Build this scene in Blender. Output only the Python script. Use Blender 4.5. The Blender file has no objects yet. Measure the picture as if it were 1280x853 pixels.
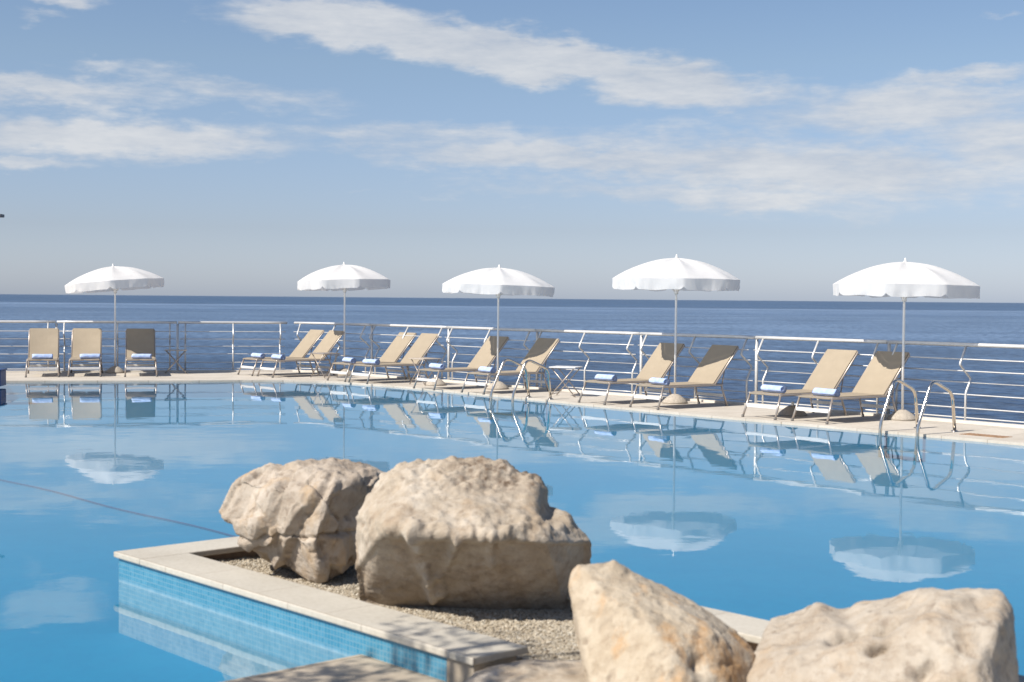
import bpy, bmesh, math, random
from mathutils import Vector, Matrix, noise
random.seed(7)
R = math.radians
sc = bpy.context.scene
col = sc.collection

# ------------------------------------------------------------------ camera
cam_d = bpy.data.cameras.new('camera'); cam = bpy.data.objects.new('camera', cam_d); col.objects.link(cam)
cam_d.sensor_width = 36.0; cam_d.lens = 50.0; cam_d.clip_start = 0.1; cam_d.clip_end = 120000
cam.matrix_world = (Matrix.Translation((0, 0, 1.65)) @ Matrix.Rotation(R(90 - 1.717), 4, 'X')
                    @ Matrix.Rotation(R(0.49), 4, 'Z'))
cam_d.dof.use_dof = True; cam_d.dof.focus_distance = 23.0; cam_d.dof.aperture_fstop = 3.6
sc.camera = cam

# ------------------------------------------------------------------ sun and sky
TRAVEL = Vector((0.76, 0.52, -1.0)).normalized()          # the way sunlight travels
to_sun = -TRAVEL
SUN_EL = math.asin(to_sun.z); SUN_AZ = math.atan2(to_sun.x, to_sun.y)
sun_d = bpy.data.lights.new('sun', 'SUN'); sun_d.energy = 5.0; sun_d.angle = R(0.5); sun_d.color = (1.0, 0.95, 0.87)
sun = bpy.data.objects.new('sun', sun_d); col.objects.link(sun)
sun.rotation_euler = TRAVEL.to_track_quat('-Z', 'Y').to_euler(); sun.location = (-20, 0, 30)

SKY_STRENGTH = 0.088
world = bpy.data.worlds.new('World'); sc.world = world; world.use_nodes = True
def build_sky():
    nt = world.node_tree; N = nt.nodes; L = nt.links; N.clear()
    def val(x): return x
    def math_(op, a, b=None, c=None, clamp=False):
        n = N.new('ShaderNodeMath'); n.operation = op; n.use_clamp = clamp
        for i, v in enumerate((a, b, c)):
            if v is None: continue
            if isinstance(v, (int, float)): n.inputs[i].default_value = v
            else: L.new(v, n.inputs[i])
        return n.outputs[0]
    tc = N.new('ShaderNodeTexCoord'); sep = N.new('ShaderNodeSeparateXYZ'); L.new(tc.outputs['Generated'], sep.inputs[0])
    dx, dy, dz = sep.outputs
    hor = math_('SQRT', math_('ADD', math_('MULTIPLY', dx, dx), math_('MULTIPLY', dy, dy)))
    az = math_('ARCTAN2', dx, dy)                                 # radians to the right of straight out to sea
    el = math_('ARCTAN2', dz, hor)
    comb = N.new('ShaderNodeCombineXYZ'); L.new(az, comb.inputs[0]); L.new(el, comb.inputs[1])
    def fbm(sx, sy, scale, detail, rough, off):
        m = N.new('ShaderNodeMapping'); m.inputs['Scale'].default_value = (sx, sy, 1); m.inputs['Location'].default_value = (off, off * .7, off * 1.3)
        L.new(comb.outputs[0], m.inputs[0])
        t = N.new('ShaderNodeTexNoise'); t.inputs['Scale'].default_value = scale; t.inputs['Detail'].default_value = detail; t.inputs['Roughness'].default_value = rough
        L.new(m.outputs[0], t.inputs['Vector']); return t.outputs[0]
    n_big = fbm(1, 3.2, 9, 6, .58, 3.1); n_fine = fbm(1, 4.5, 34, 6, .62, 8.7); n_warp = fbm(1, 2.0, 14, 3, .5, 5.5)
    n_warp2 = fbm(1, 2.5, 30, 4, .55, 1.5)
    azw = math_('ADD', az, math_('MULTIPLY', math_('SUBTRACT', n_warp, .5), .10))
    elw = math_('ADD', el, math_('MULTIPLY', math_('SUBTRACT', n_warp2, .5), .030))
    # cloud banks: azimuth, elevation, half length, half height, slope, density
    banks = [(-.120,.1885,.080,.0165,-.05,1.3), (-.005,.170,.115,.0165,-.155,1.4), (.105,.150,.095,.0165,-.14,1.15),
             (-.308,.2040,.036,.012,-.1,1.3), (-.318,.183,.020,.005,0,.55),
             (-.325,.135,.085,.013,0,.85), (-.290,.152,.034,.006,0,.55), (-.19,.141,.080,.013,-.1,.62),
             (-.285,.105,.160,.015,0,.95), (-.345,.087,.050,.006,0,.7), (-.07,.112,.15,.0115,0,.62), (.05,.098,.18,.014,-.04,.9),
             (.19,.092,.20,.024,-.06,.95), (.27,.128,.12,.022,.02,.85), (.31,.149,.06,.008,.12,.7), (.345,.105,.10,.030,-.05,.82),
             (.13,.072,.20,.011,-.05,.68), (.24,.060,.10,.008,0,.4), (-.12,.074,.03,.003,0,.35), (.315,.188,.012,.003,0,.4),
             (-.02,.073,.06,.004,0,.4), (-.55,.15,.14,.03,0,.8), (.58,.12,.16,.03,0,.8)]
    mask = None
    for a0, e0, ra, re, sl, den in banks:
        da = math_('SUBTRACT', azw, a0)
        de = math_('SUBTRACT', math_('SUBTRACT', elw, e0), math_('MULTIPLY', da, sl))
        qa = math_('DIVIDE', da, ra); qe = math_('DIVIDE', de, re)
        q = math_('SQRT', math_('ADD', math_('MULTIPLY', qa, qa), math_('MULTIPLY', qe, qe)))
        s = math_('MULTIPLY', math_('SUBTRACT', 1.4, q), den * .95, clamp=True)
        s = math_('MINIMUM', s, den)
        mask = s if mask is None else math_('MAXIMUM', mask, s)
    nn = math_('ADD', math_('MULTIPLY', n_big, .55), math_('MULTIPLY', n_fine, .45))
    # sparse cloud high up and behind, which only the light and reflections see
    high = N.new('ShaderNodeMapRange'); L.new(el, high.inputs[0]); high.inputs[1].default_value = .24; high.inputs[2].default_value = .4; high.inputs[3].default_value = 0; high.inputs[4].default_value = .2
    mask = math_('MAXIMUM', mask, high.outputs[0])
    d = math_('ADD', mask, math_('MULTIPLY', math_('SUBTRACT', nn, .5), 1.55))
    ss = N.new('ShaderNodeMapRange'); ss.interpolation_type = 'SMOOTHSTEP'
    L.new(d, ss.inputs[0]); ss.inputs[1].default_value = .16; ss.inputs[2].default_value = .98; ss.inputs[3].default_value = 0; ss.inputs[4].default_value = .84
    edge = N.new('ShaderNodeMapRange'); L.new(mask, edge.inputs[0]); edge.inputs[1].default_value = 0; edge.inputs[2].default_value = .12
    dens = math_('MULTIPLY', ss.outputs[0], edge.outputs[0])
    sky = N.new('ShaderNodeTexSky'); sky.sky_type = 'NISHITA'; sky.sun_disc = False
    sky.sun_elevation = SUN_EL; sky.sun_rotation = SUN_AZ; sky.air_density = 1.0; sky.dust_density = 0.6; sky.ozone_density = 2.0; sky.altitude = 0
    hs = N.new('ShaderNodeHueSaturation'); hs.inputs['Saturation'].default_value = SKY_SAT; hs.inputs['Value'].default_value = SKY_VAL
    L.new(sky.outputs[0], hs.inputs['Color'])
    tint = N.new('ShaderNodeMix'); tint.data_type = 'RGBA'; tint.blend_type = 'MULTIPLY'; tint.inputs[0].default_value = 1
    ramp = N.new('ShaderNodeValToRGB'); L.new(math_('DIVIDE', el, .25), ramp.inputs[0])
    ramp.color_ramp.elements[0].position = 0.0; ramp.color_ramp.elements[0].color = SKY_LOW
    ramp.color_ramp.elements[1].position = 1.0; ramp.color_ramp.elements[1].color = SKY_HIGH
    e = ramp.color_ramp.elements.new(.19); e.color = SKY_MID
    e = ramp.color_ramp.elements.new(.65); e.color = (.64, .63, .66, 1)
    L.new(hs.outputs[0], tint.inputs[6]); L.new(ramp.outputs[0], tint.inputs[7])
    cw = N.new('ShaderNodeValToRGB'); L.new(nn, cw.inputs[0])
    k = .733 / SKY_STRENGTH
    cw.color_ramp.elements[0].position = .35; cw.color_ramp.elements[0].color = (.52*k, .565*k, .64*k, 1)
    cw.color_ramp.elements[1].position = .65; cw.color_ramp.elements[1].color = (.74*k, .75*k, .765*k, 1)
    mx = N.new('ShaderNodeMix'); mx.data_type = 'RGBA'
    L.new(dens, mx.inputs[0]); L.new(tint.outputs[2], mx.inputs[6]); L.new(cw.outputs[0], mx.inputs[7])
    bg = N.new('ShaderNodeBackground'); bg.inputs[1].default_value = SKY_STRENGTH; L.new(mx.outputs[2], bg.inputs[0])
    out = N.new('ShaderNodeOutputWorld'); L.new(bg.outputs[0], out.inputs[0])
SKY_SAT = 1.0; SKY_VAL = 1.4
SKY_LOW = (.59, .675, 1.0, 1); SKY_MID = (.53, .545, .715, 1); SKY_HIGH = (.61, .625, .675, 1)   # times 1.4: sea haze, paler low down
build_sky()
sc.view_settings.view_transform = 'Standard'; sc.view_settings.look = 'None'
sc.view_settings.exposure = 0.45; sc.view_settings.gamma = 1; sc.view_settings.use_curve_mapping = False
sc.render.engine = 'CYCLES'
sc.cycles.max_bounces = 8; sc.cycles.transparent_max_bounces = 8

# ------------------------------------------------------------------ helpers
def new_mat(name):
    m = bpy.data.materials.new(name); m.use_nodes = True
    nt = m.node_tree; nt.nodes.clear()
    out = nt.nodes.new('ShaderNodeOutputMaterial'); b = nt.nodes.new('ShaderNodeBsdfPrincipled')
    nt.links.new(b.outputs[0], out.inputs[0])
    return m, nt, b, out
def noise_tex(nt, scale, detail=4, rough=.55, coord='Object', stretch=(1, 1, 1)):
    tc = nt.nodes.new('ShaderNodeTexCoord'); mp = nt.nodes.new('ShaderNodeMapping'); mp.inputs['Scale'].default_value = stretch
    nt.links.new(tc.outputs[coord], mp.inputs[0])
    t = nt.nodes.new('ShaderNodeTexNoise'); t.inputs['Scale'].default_value = scale; t.inputs['Detail'].default_value = detail; t.inputs['Roughness'].default_value = rough
    nt.links.new(mp.outputs[0], t.inputs['Vector']); return t
def ramp(nt, src, stops):
    r = nt.nodes.new('ShaderNodeValToRGB'); nt.links.new(src, r.inputs[0])
    e = r.color_ramp.elements
    while len(e) < len(stops): e.new(.5)
    for i, (p, c) in enumerate(stops): e[i].position = p; e[i].color = (*c, 1)
    return r.outputs[0]
def mixc(nt, fac, a, b, mode='MIX'):
    m = nt.nodes.new('ShaderNodeMix'); m.data_type = 'RGBA'; m.blend_type = mode
    for s, v in ((0, fac), (6, a), (7, b)):
        if isinstance(v, (int, float)): m.inputs[s].default_value = v
        elif isinstance(v, tuple): m.inputs[s].default_value = (*v, 1)
        else: nt.links.new(v, m.inputs[s])
    return m.outputs[2]
def bump(nt, b, src, strength, dist):
    n = nt.nodes.new('ShaderNodeBump'); n.inputs['Strength'].default_value = strength; n.inputs['Distance'].default_value = dist
    nt.links.new(src, n.inputs['Height']); nt.links.new(n.outputs[0], b.inputs['Normal']); return n
def simple(name, c, rough=.5, metal=0, var=.12, scale=20, bmp=0):
    m, nt, b, o = new_mat(name)
    t = noise_tex(nt, scale)
    lo = tuple(x * (1 - var) for x in c); hi = tuple(min(1, x * (1 + var)) for x in c)
    nt.links.new(ramp(nt, t.outputs[0], [(.3, lo), (.7, hi)]), b.inputs['Base Color'])
    b.inputs['Roughness'].default_value = rough; b.inputs['Metallic'].default_value = metal
    if bmp: bump(nt, b, t.outputs[0], .4, bmp)
    return m

def link(name, bm, mat, parent=None, smooth=False):
    me = bpy.data.meshes.new(name); bmesh.ops.recalc_face_normals(bm, faces=bm.faces) if len(bm.faces) < 60000 else None
    bm.to_mesh(me); bm.free()
    if smooth:
        for p in me.polygons: p.use_smooth = True
    if mat: me.materials.append(mat)
    o = bpy.data.objects.new(name, me); col.objects.link(o)
    if parent: o.parent = parent
    return o
def tag(o, label, cat, group=None):
    o['label'] = label; o['category'] = cat
    if group: o['group'] = group
    return o
def thing(name, label, cat, loc=(0, 0, 0), rz=0, group=None):
    o = bpy.data.objects.new(name, None); col.objects.link(o); o.location = loc; o.rotation_euler = (0, 0, rz)
    o.empty_display_size = .2
    return tag(o, label, cat, group)
def struct(name, bm, mat, smooth=False):
    o = link(name, bm, mat, None, smooth); o['kind'] = 'structure'; return o
def kids(o): return [c for c in bpy.data.objects if c.parent == o]
def copy_tree(o, parent=None):
    c = o.copy(); col.objects.link(c)
    if parent: c.parent = parent
    for ch in kids(o): copy_tree(ch, c)
    return c

def box(bm, x0, x1, y0, y1, z0, z1, bev=0, mtx=None):
    vs = [bm.verts.new((x, y, z)) for x in (x0, x1) for y in (y0, y1) for z in (z0, z1)]
    fs = [bm.faces.new([vs[i] for i in f]) for f in ((0,1,3,2),(4,6,7,5),(0,4,5,1),(2,3,7,6),(0,2,6,4),(1,5,7,3))]
    if bev:
        es = list({e for f in fs for e in f.edges})
        r = bmesh.ops.bevel(bm, geom=es, offset=bev, segments=2, affect='EDGES', profile=.6)
    if mtx: bmesh.ops.transform(bm, matrix=mtx, verts=vs)
def tube(bm, pts, r, n=8, cap=True):
    pts = [Vector(p) for p in pts]; rings = []
    rr = r if isinstance(r, (list, tuple)) else [r] * len(pts)
    up = Vector((0, 0, 1)); prev = None
    for i, p in enumerate(pts):
        a = pts[max(i-1, 0)]; b = pts[min(i+1, len(pts)-1)]
        t = (b - a).normalized()
        if prev is None: x = t.cross(up) if abs(t.z) < .95 else t.cross(Vector((1, 0, 0)))
        else: x = prev - t * prev.dot(t)
        x.normalize(); prev = x; y = t.cross(x)
        rings.append([bm.verts.new(p + (x * math.cos(k*2*math.pi/n) + y * math.sin(k*2*math.pi/n)) * rr[i]) for k in range(n)])
    for a, b in zip(rings, rings[1:]):
        for k in range(n): bm.faces.new((a[k], a[(k+1) % n], b[(k+1) % n], b[k]))
    if cap: bm.faces.new(rings[0][::-1]); bm.faces.new(rings[-1])
def fillet(pts, r, n=6):
    pts = [Vector(p) for p in pts]; out = [pts[0]]
    for a, b, c in zip(pts, pts[1:], pts[2:]):
        u = (a - b); v = (c - b); d = min(r, u.length * .48, v.length * .48)
        p0 = b + u.normalized() * d; p1 = b + v.normalized() * d
        for i in range(n + 1):
            t = i / n; out.append(p0 * (1-t)**2 + b * 2*t*(1-t) + p1 * t*t)
    out.append(pts[-1]); return out
def prism(bm, poly, z0, z1):
    lo = [bm.verts.new((x, y, z0)) for x, y in poly]; hi = [bm.verts.new((x, y, z1)) for x, y in poly]
    bm.faces.new(hi); bm.faces.new(lo[::-1]); n = len(poly)
    for i in range(n): bm.faces.new((lo[i], lo[(i+1) % n], hi[(i+1) % n], hi[i]))
def lathe(bm, prof, n=24, c=(0, 0, 0)):
    rings = [[bm.verts.new((c[0] + r*math.cos(2*math.pi*k/n), c[1] + r*math.sin(2*math.pi*k/n), c[2] + z)) for k in range(n)] for r, z in prof]
    for a, b in zip(rings, rings[1:]):
        for k in range(n): bm.faces.new((a[k], a[(k+1) % n], b[(k+1) % n], b[k]))
    bm.faces.new(rings[0][::-1]); bm.faces.new(rings[-1])

# ------------------------------------------------------------------ materials
def stone_mat(name, c, joint, sx, sy, gap=.006, bmp=.3, rot=0):
    m, nt, b, o = new_mat(name)
    tc = nt.nodes.new('ShaderNodeTexCoord'); mp = nt.nodes.new('ShaderNodeMapping'); mp.inputs['Rotation'].default_value = (0, 0, rot)
    nt.links.new(tc.outputs['Object'], mp.inputs[0])
    br = nt.nodes.new('ShaderNodeTexBrick'); nt.links.new(mp.outputs[0], br.inputs['Vector'])
    br.inputs['Scale'].default_value = 1; br.inputs['Brick Width'].default_value = sx; br.inputs['Row Height'].default_value = sy
    br.inputs['Mortar Size'].default_value = gap; br.inputs['Mortar Smooth'].default_value = .3; br.offset = .5
    br.inputs['Color1'].default_value = (*[x * .95 for x in c], 1); br.inputs['Color2'].default_value = (*[min(1, x * 1.04) for x in c], 1)
    br.inputs['Mortar'].default_value = (*joint, 1)
    t = noise_tex(nt, 1.7, 6, .6); t2 = noise_tex(nt, 45, 4, .6)
    c1 = mixc(nt, .8, br.outputs[0], ramp(nt, t.outputs[0], [(.3, (.82, .80, .77)), (.62, (1, 1, 1))]), 'MULTIPLY')
    c2 = mixc(nt, .7, c1, ramp(nt, t2.outputs[0], [(.35, (.86, .85, .83)), (.6, (1, 1, 1))]), 'MULTIPLY')
    nt.links.new(c2, b.inputs['Base Color']); b.inputs['Roughness'].default_value = .75
    bump(nt, b, t2.outputs[0], bmp, .004)
    return m
M = {}
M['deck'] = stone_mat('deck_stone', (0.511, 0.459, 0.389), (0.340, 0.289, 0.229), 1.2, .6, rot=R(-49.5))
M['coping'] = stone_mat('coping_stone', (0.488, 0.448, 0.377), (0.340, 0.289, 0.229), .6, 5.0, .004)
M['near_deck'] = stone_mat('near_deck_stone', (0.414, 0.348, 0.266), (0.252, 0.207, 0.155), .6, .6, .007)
M['kerb'] = simple('kerb_paint', (.58, .54, .48), .6, 0, .08, 6)
M['core'] = simple('rough_render', (.22, .15, .10), .9, 0, .2, 14, .004)
M['steel'] = simple('brushed_steel', (.62, .60, .57), .22, 1.0, .08, 30)
M['ladder_steel'] = simple('polished_steel', (.66, .60, .52), .16, 1.0, .08, 30)
M['rail_metal'] = simple('rail_metal', (.60, .585, .56), .42, .35, .06, 14)
M['frame_metal'] = simple('frame_metal', (.40, .345, .30), .35, .55, .08, 20)
M['white_metal'] = simple('white_metal', (.62, .605, .58), .45, .1, .06, 20)
M['plastic_foot'] = simple('plastic_foot', (.12, .11, .10), .6)
M['pole_white'] = simple('pole_white', (.74, .72, .69), .4, .1, .05, 20)
M['concrete'] = simple('washed_concrete', (.36, .315, .26), .9, 0, .38, 70, .006)
M['bin_blue'] = simple('blue_plastic', (.012, .04, .13), .4, 0, .1, 10)
M['grey_metal'] = simple('grey_metal', (.10, .10, .11), .45, .3)
M['bark'] = simple('bark', (.13, .10, .075), .95, 0, .3, 25, .01)
M['leaf'] = simple('leaf', (.05, .085, .03), .6, 0, .35, 9)
M['table_top'] = simple('table_slats', (.42, .35, .28), .6, 0, .12, 12)

def sling_mat():
    m, nt, b, o = new_mat('beige_sling')
    t = noise_tex(nt, 6, 4); 
    w = nt.nodes.new('ShaderNodeTexChecker'); w.inputs['Scale'].default_value = 260
    tc = nt.nodes.new('ShaderNodeTexCoord'); nt.links.new(tc.outputs['Object'], w.inputs['Vector'])
    base = ramp(nt, t.outputs[0], [(.3, (.290, .235, .165)), (.7, (.318, .258, .182))])
    nt.links.new(mixc(nt, .25, base, ramp(nt, w.outputs['Fac'], [(0, (.75, .75, .75)), (1, (1, 1, 1))]), 'MULTIPLY'), b.inputs['Base Color'])
    b.inputs['Roughness'].default_value = .7; return m
M['sling'] = sling_mat()
def cloth_mat(name, c, trans, scale=30):
    m, nt, b, o = new_mat(name)
    t = noise_tex(nt, scale, 5, .6); w = noise_tex(nt, 7, 4, .6, stretch=(1, 1, .4))
    nt.links.new(ramp(nt, w.outputs[0], [(.3, tuple(x*.93 for x in c)), (.65, c)]), b.inputs['Base Color'])
    b.inputs['Roughness'].default_value = .85; bump(nt, b, w.outputs[0], .25, .02)
    if trans:
        tr = nt.nodes.new('ShaderNodeBsdfTranslucent'); tr.inputs[0].default_value = (*[x * .95 for x in c], 1)
        ms = nt.nodes.new('ShaderNodeMixShader'); ms.inputs[0].default_value = trans
        nt.links.new(b.outputs[0], ms.inputs[1]); nt.links.new(tr.outputs[0], ms.inputs[2]); nt.links.new(ms.outputs[0], o.inputs[0])
    return m
M['canvas'] = cloth_mat('white_canvas', (.84, .825, .81), .43)
def towel_mat():
    m, nt, b, o = new_mat('blue_terry')
    t = noise_tex(nt, 120, 3, .7); w = noise_tex(nt, 9, 3)
    base = ramp(nt, w.outputs[0], [(.35, (.32, .42, .68)), (.65, (.47, .55, .74))])
    nt.links.new(mixc(nt, .5, base, ramp(nt, t.outputs[0], [(.3, (.8, .8, .8)), (.7, (1, 1, 1))]), 'MULTIPLY'), b.inputs['Base Color'])
    b.inputs['Roughness'].default_value = 1; bump(nt, b, t.outputs[0], .6, .006); return m
M['towel'] = towel_mat()
def tile_mat():
    m, nt, b, o = new_mat('blue_mosaic')
    tc = nt.nodes.new('ShaderNodeTexCoord'); sp = nt.nodes.new('ShaderNodeSeparateXYZ'); nt.links.new(tc.outputs['Object'], sp.inputs[0])
    ad = nt.nodes.new('ShaderNodeMath'); ad.operation = 'ADD'; nt.links.new(sp.outputs[0], ad.inputs[0]); nt.links.new(sp.outputs[1], ad.inputs[1])
    cb = nt.nodes.new('ShaderNodeCombineXYZ'); nt.links.new(ad.outputs[0], cb.inputs[0]); nt.links.new(sp.outputs[2], cb.inputs[1])
    br = nt.nodes.new('ShaderNodeTexBrick'); nt.links.new(cb.outputs[0], br.inputs['Vector'])
    br.offset = 0; br.inputs['Scale'].default_value = 1; br.inputs['Brick Width'].default_value = .0255; br.inputs['Row Height'].default_value = .0255
    br.inputs['Mortar Size'].default_value = .0022; br.inputs['Mortar Smooth'].default_value = .1; br.inputs['Bias'].default_value = -.1
    br.inputs['Color1'].default_value = (.045, .20, .30, 1); br.inputs['Color2'].default_value = (.08, .245, .345, 1); br.inputs['Mortar'].default_value = (.145, .265, .325, 1)
    t = noise_tex(nt, 5, 4)
    nt.links.new(mixc(nt, .6, br.outputs[0], ramp(nt, t.outputs[0], [(.3, (.75, .85, .9)), (.7, (1, 1, 1))]), 'MULTIPLY'), b.inputs['Base Color'])
    lime = nt.nodes.new('ShaderNodeMapRange'); nt.links.new(sp.outputs[2], lime.inputs[0]); lime.inputs[1].default_value = .022; lime.inputs[2].default_value = .004; lime.inputs[3].default_value = 0; lime.inputs[4].default_value = .4
    n_l = noise_tex(nt, 22, 4, .65); lm = nt.nodes.new('ShaderNodeMath'); lm.operation = 'MULTIPLY'; nt.links.new(lime.outputs[0], lm.inputs[0]); nt.links.new(n_l.outputs[0], lm.inputs[1])
    prev = b.inputs['Base Color'].links[0].from_socket
    nt.links.new(mixc(nt, lm.outputs[0], prev, (.62, .66, .66)), b.inputs['Base Color'])
    b.inputs['Roughness'].default_value = .18
    return m
M['tile'] = tile_mat()
def pool_floor_mat():
    m, nt, b, o = new_mat('pool_lining')
    t = noise_tex(nt, .35, 3, .5); v = nt.nodes.new('ShaderNodeTexVoronoi'); v.feature = 'SMOOTH_F1'; v.inputs['Scale'].default_value = 7
    tc = nt.nodes.new('ShaderNodeTexCoord'); w = noise_tex(nt, 3, 3)
    va = nt.nodes.new('ShaderNodeVectorMath'); va.operation = 'ADD'; nt.links.new(tc.outputs['Object'], va.inputs[0]); nt.links.new(w.outputs['Color'], va.inputs[1])
    nt.links.new(va.outputs[0], v.inputs['Vector'])
    base = ramp(nt, t.outputs[0], [(.3, (.001, .178, .312)), (.7, (.001, .198, .342))])
    nt.links.new(mixc(nt, .8, base, ramp(nt, v.outputs[0], [(.1, (.88, .91, .95)), (.6, (1, 1, 1))]), 'MULTIPLY'), b.inputs['Base Color'])
    b.inputs['Roughness'].default_value = .7; return m
M['pool'] = pool_floor_mat()
def pool_water_mat():
    m, nt, b, out = new_mat('pool_water'); nt.nodes.remove(b)
    t1 = noise_tex(nt, 1.1, 2, .5, stretch=(1, 1, 1)); t2 = noise_tex(nt, 7, 3, .55, stretch=(1, 1, 1))
    ad = nt.nodes.new('ShaderNodeMath'); ad.operation = 'MULTIPLY_ADD'; nt.links.new(t2.outputs[0], ad.inputs[0]); ad.inputs[1].default_value = .10; nt.links.new(t1.outputs[0], ad.inputs[2])
    bp = nt.nodes.new('ShaderNodeBump'); bp.inputs['Strength'].default_value = 1; bp.inputs['Distance'].default_value = .0022; nt.links.new(ad.outputs[0], bp.inputs['Height'])
    fr = nt.nodes.new('ShaderNodeFresnel'); fr.inputs['IOR'].default_value = 1.33; nt.links.new(bp.outputs[0], fr.inputs['Normal'])
    gl = nt.nodes.new('ShaderNodeBsdfGlossy'); gl.inputs['Roughness'].default_value = .012; gl.inputs['Color'].default_value = (1, 1, 1, 1); nt.links.new(bp.outputs[0], gl.inputs['Normal'])
    tr = nt.nodes.new('ShaderNodeBsdfTransparent'); tr.inputs[0].default_value = (.93, .98, 1, 1)
    ms = nt.nodes.new('ShaderNodeMixShader'); nt.links.new(fr.outputs[0], ms.inputs[0]); nt.links.new(tr.outputs[0], ms.inputs[1]); nt.links.new(gl.outputs[0], ms.inputs[2])
    nt.links.new(ms.outputs[0], out.inputs[0]); return m
M['pool_water'] = pool_water_mat()
def sea_mat():
    m, nt, b, out = new_mat('sea_water')
    N = nt.nodes; L = nt.links
    tc = N.new('ShaderNodeTexCoord'); sp = N.new('ShaderNodeSeparateXYZ'); L.new(tc.outputs['Object'], sp.inputs[0])
    w1 = noise_tex(nt, .42, 5, .6, stretch=(1.3, 1, 1)); w2 = noise_tex(nt, .06, 4, .6, stretch=(.35, 1, 1))
    # wind streaks lying across the sea
    s0 = noise_tex(nt, .0007, 2, .45, stretch=(.2, 1, 1)); s1 = noise_tex(nt, .0035, 2, .5, stretch=(.14, 1, 1)); s2 = noise_tex(nt, .022, 4, .55, stretch=(.14, 1, 1))
    ad = N.new('ShaderNodeMath'); ad.operation = 'MULTIPLY_ADD'; L.new(w2.outputs[0], ad.inputs[0]); ad.inputs[1].default_value = 2.0; L.new(w1.outputs[0], ad.inputs[2])
    bump(nt, b, ad.outputs[0], 1.0, SEA_BUMP)
    acc = None
    for t, k in ((s0, .36), (s1, .36), (s2, .28)):
        m_ = N.new('ShaderNodeMath'); m_.operation = 'MULTIPLY_ADD'; L.new(t.outputs[0], m_.inputs[0]); m_.inputs[1].default_value = k
        if acc: L.new(acc, m_.inputs[2])
        else: m_.inputs[2].default_value = 0
        acc = m_.outputs[0]
    lg = N.new('ShaderNodeMath'); lg.operation = 'LOGARITHM'; L.new(sp.outputs[1], lg.inputs[0]); lg.inputs[1].default_value = 10
    zn = N.new('ShaderNodeMath'); zn.operation = 'MULTIPLY_ADD'; L.new(lg.outputs[0], zn.inputs[0]); zn.inputs[1].default_value = .625; zn.inputs[2].default_value = -1.25 - .10
    zw = N.new('ShaderNodeMath'); zw.operation = 'MULTIPLY_ADD'; L.new(s0.outputs[0], zw.inputs[0]); zw.inputs[1].default_value = .10; L.new(zn.outputs[0], zw.inputs[2])
    zw2 = N.new('ShaderNodeMath'); zw2.operation = 'MULTIPLY_ADD'; L.new(s1.outputs[0], zw2.inputs[0]); zw2.inputs[1].default_value = .10; L.new(zw.outputs[0], zw2.inputs[2])
    # bands of wind-ruffled and slick water running parallel to the coast
    c0 = ramp(nt, zw2.outputs[0], [(.05, (0.027, 0.059, 0.120)), (.19, (0.053, 0.098, 0.172)), (.34, (0.108, 0.164, 0.252)), (.55, (0.120, 0.176, 0.260)), (.59, (0.088, 0.140, 0.224)), (.64, (0.120, 0.176, 0.264)), (.70, (0.120, 0.176, 0.264)), (.715, (0.176, 0.240, 0.336)), (.74, (0.036, 0.076, 0.144)), (.9, (0.032, 0.072, 0.140))])
    c0 = mixc(nt, .8, c0, ramp(nt, acc, [(.43, (.62, .68, .74)), (.50, (1, 1, 1)), (.57, (1.2, 1.18, 1.15))]), 'MULTIPLY')
    c0 = mixc(nt, .8, c0, ramp(nt, w2.outputs[0], [(.42, (.58, .64, .7)), (.56, (1.12, 1.12, 1.12))]), 'MULTIPLY')
    L.new(mixc(nt, 1.0, c0, ramp(nt, w1.outputs[0], [(.42, (.36, .43, .52)), (.56, (1.25, 1.25, 1.25))]), 'MULTIPLY'), b.inputs['Base Color'])
    b.inputs['Roughness'].default_value = .3; b.inputs['IOR'].default_value = 1.33
    b.inputs['Specular IOR Level'].default_value = .22
    return m
SEA_BUMP = .55; SEA_DARK = (.032, .070, .135); SEA_MID = (.085, .142, .23); SEA_LIGHT = (.19, .26, .35)
M['sea'] = sea_mat()
def gravel_mat():
    m, nt, b, o = new_mat('gravel')
    v = nt.nodes.new('ShaderNodeTexVoronoi'); v.inputs['Scale'].default_value = 75
    tc = nt.nodes.new('ShaderNodeTexCoord'); nt.links.new(tc.outputs['Object'], v.inputs['Vector'])
    sx = nt.nodes.new('ShaderNodeSeparateColor'); nt.links.new(v.outputs['Color'], sx.inputs[0])
    nt.links.new(ramp(nt, sx.outputs[0], [(0, (0.192, 0.148, 0.096)), (.3, (0.355, 0.296, 0.215)), (.75, (0.444, 0.385, 0.296)), (1, (0.518, 0.474, 0.392))]), b.inputs['Base Color'])
    b.inputs['Roughness'].default_value = .9; bump(nt, b, v.outputs['Distance'], .8, .01).invert = True; return m
M['gravel'] = gravel_mat()
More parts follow.
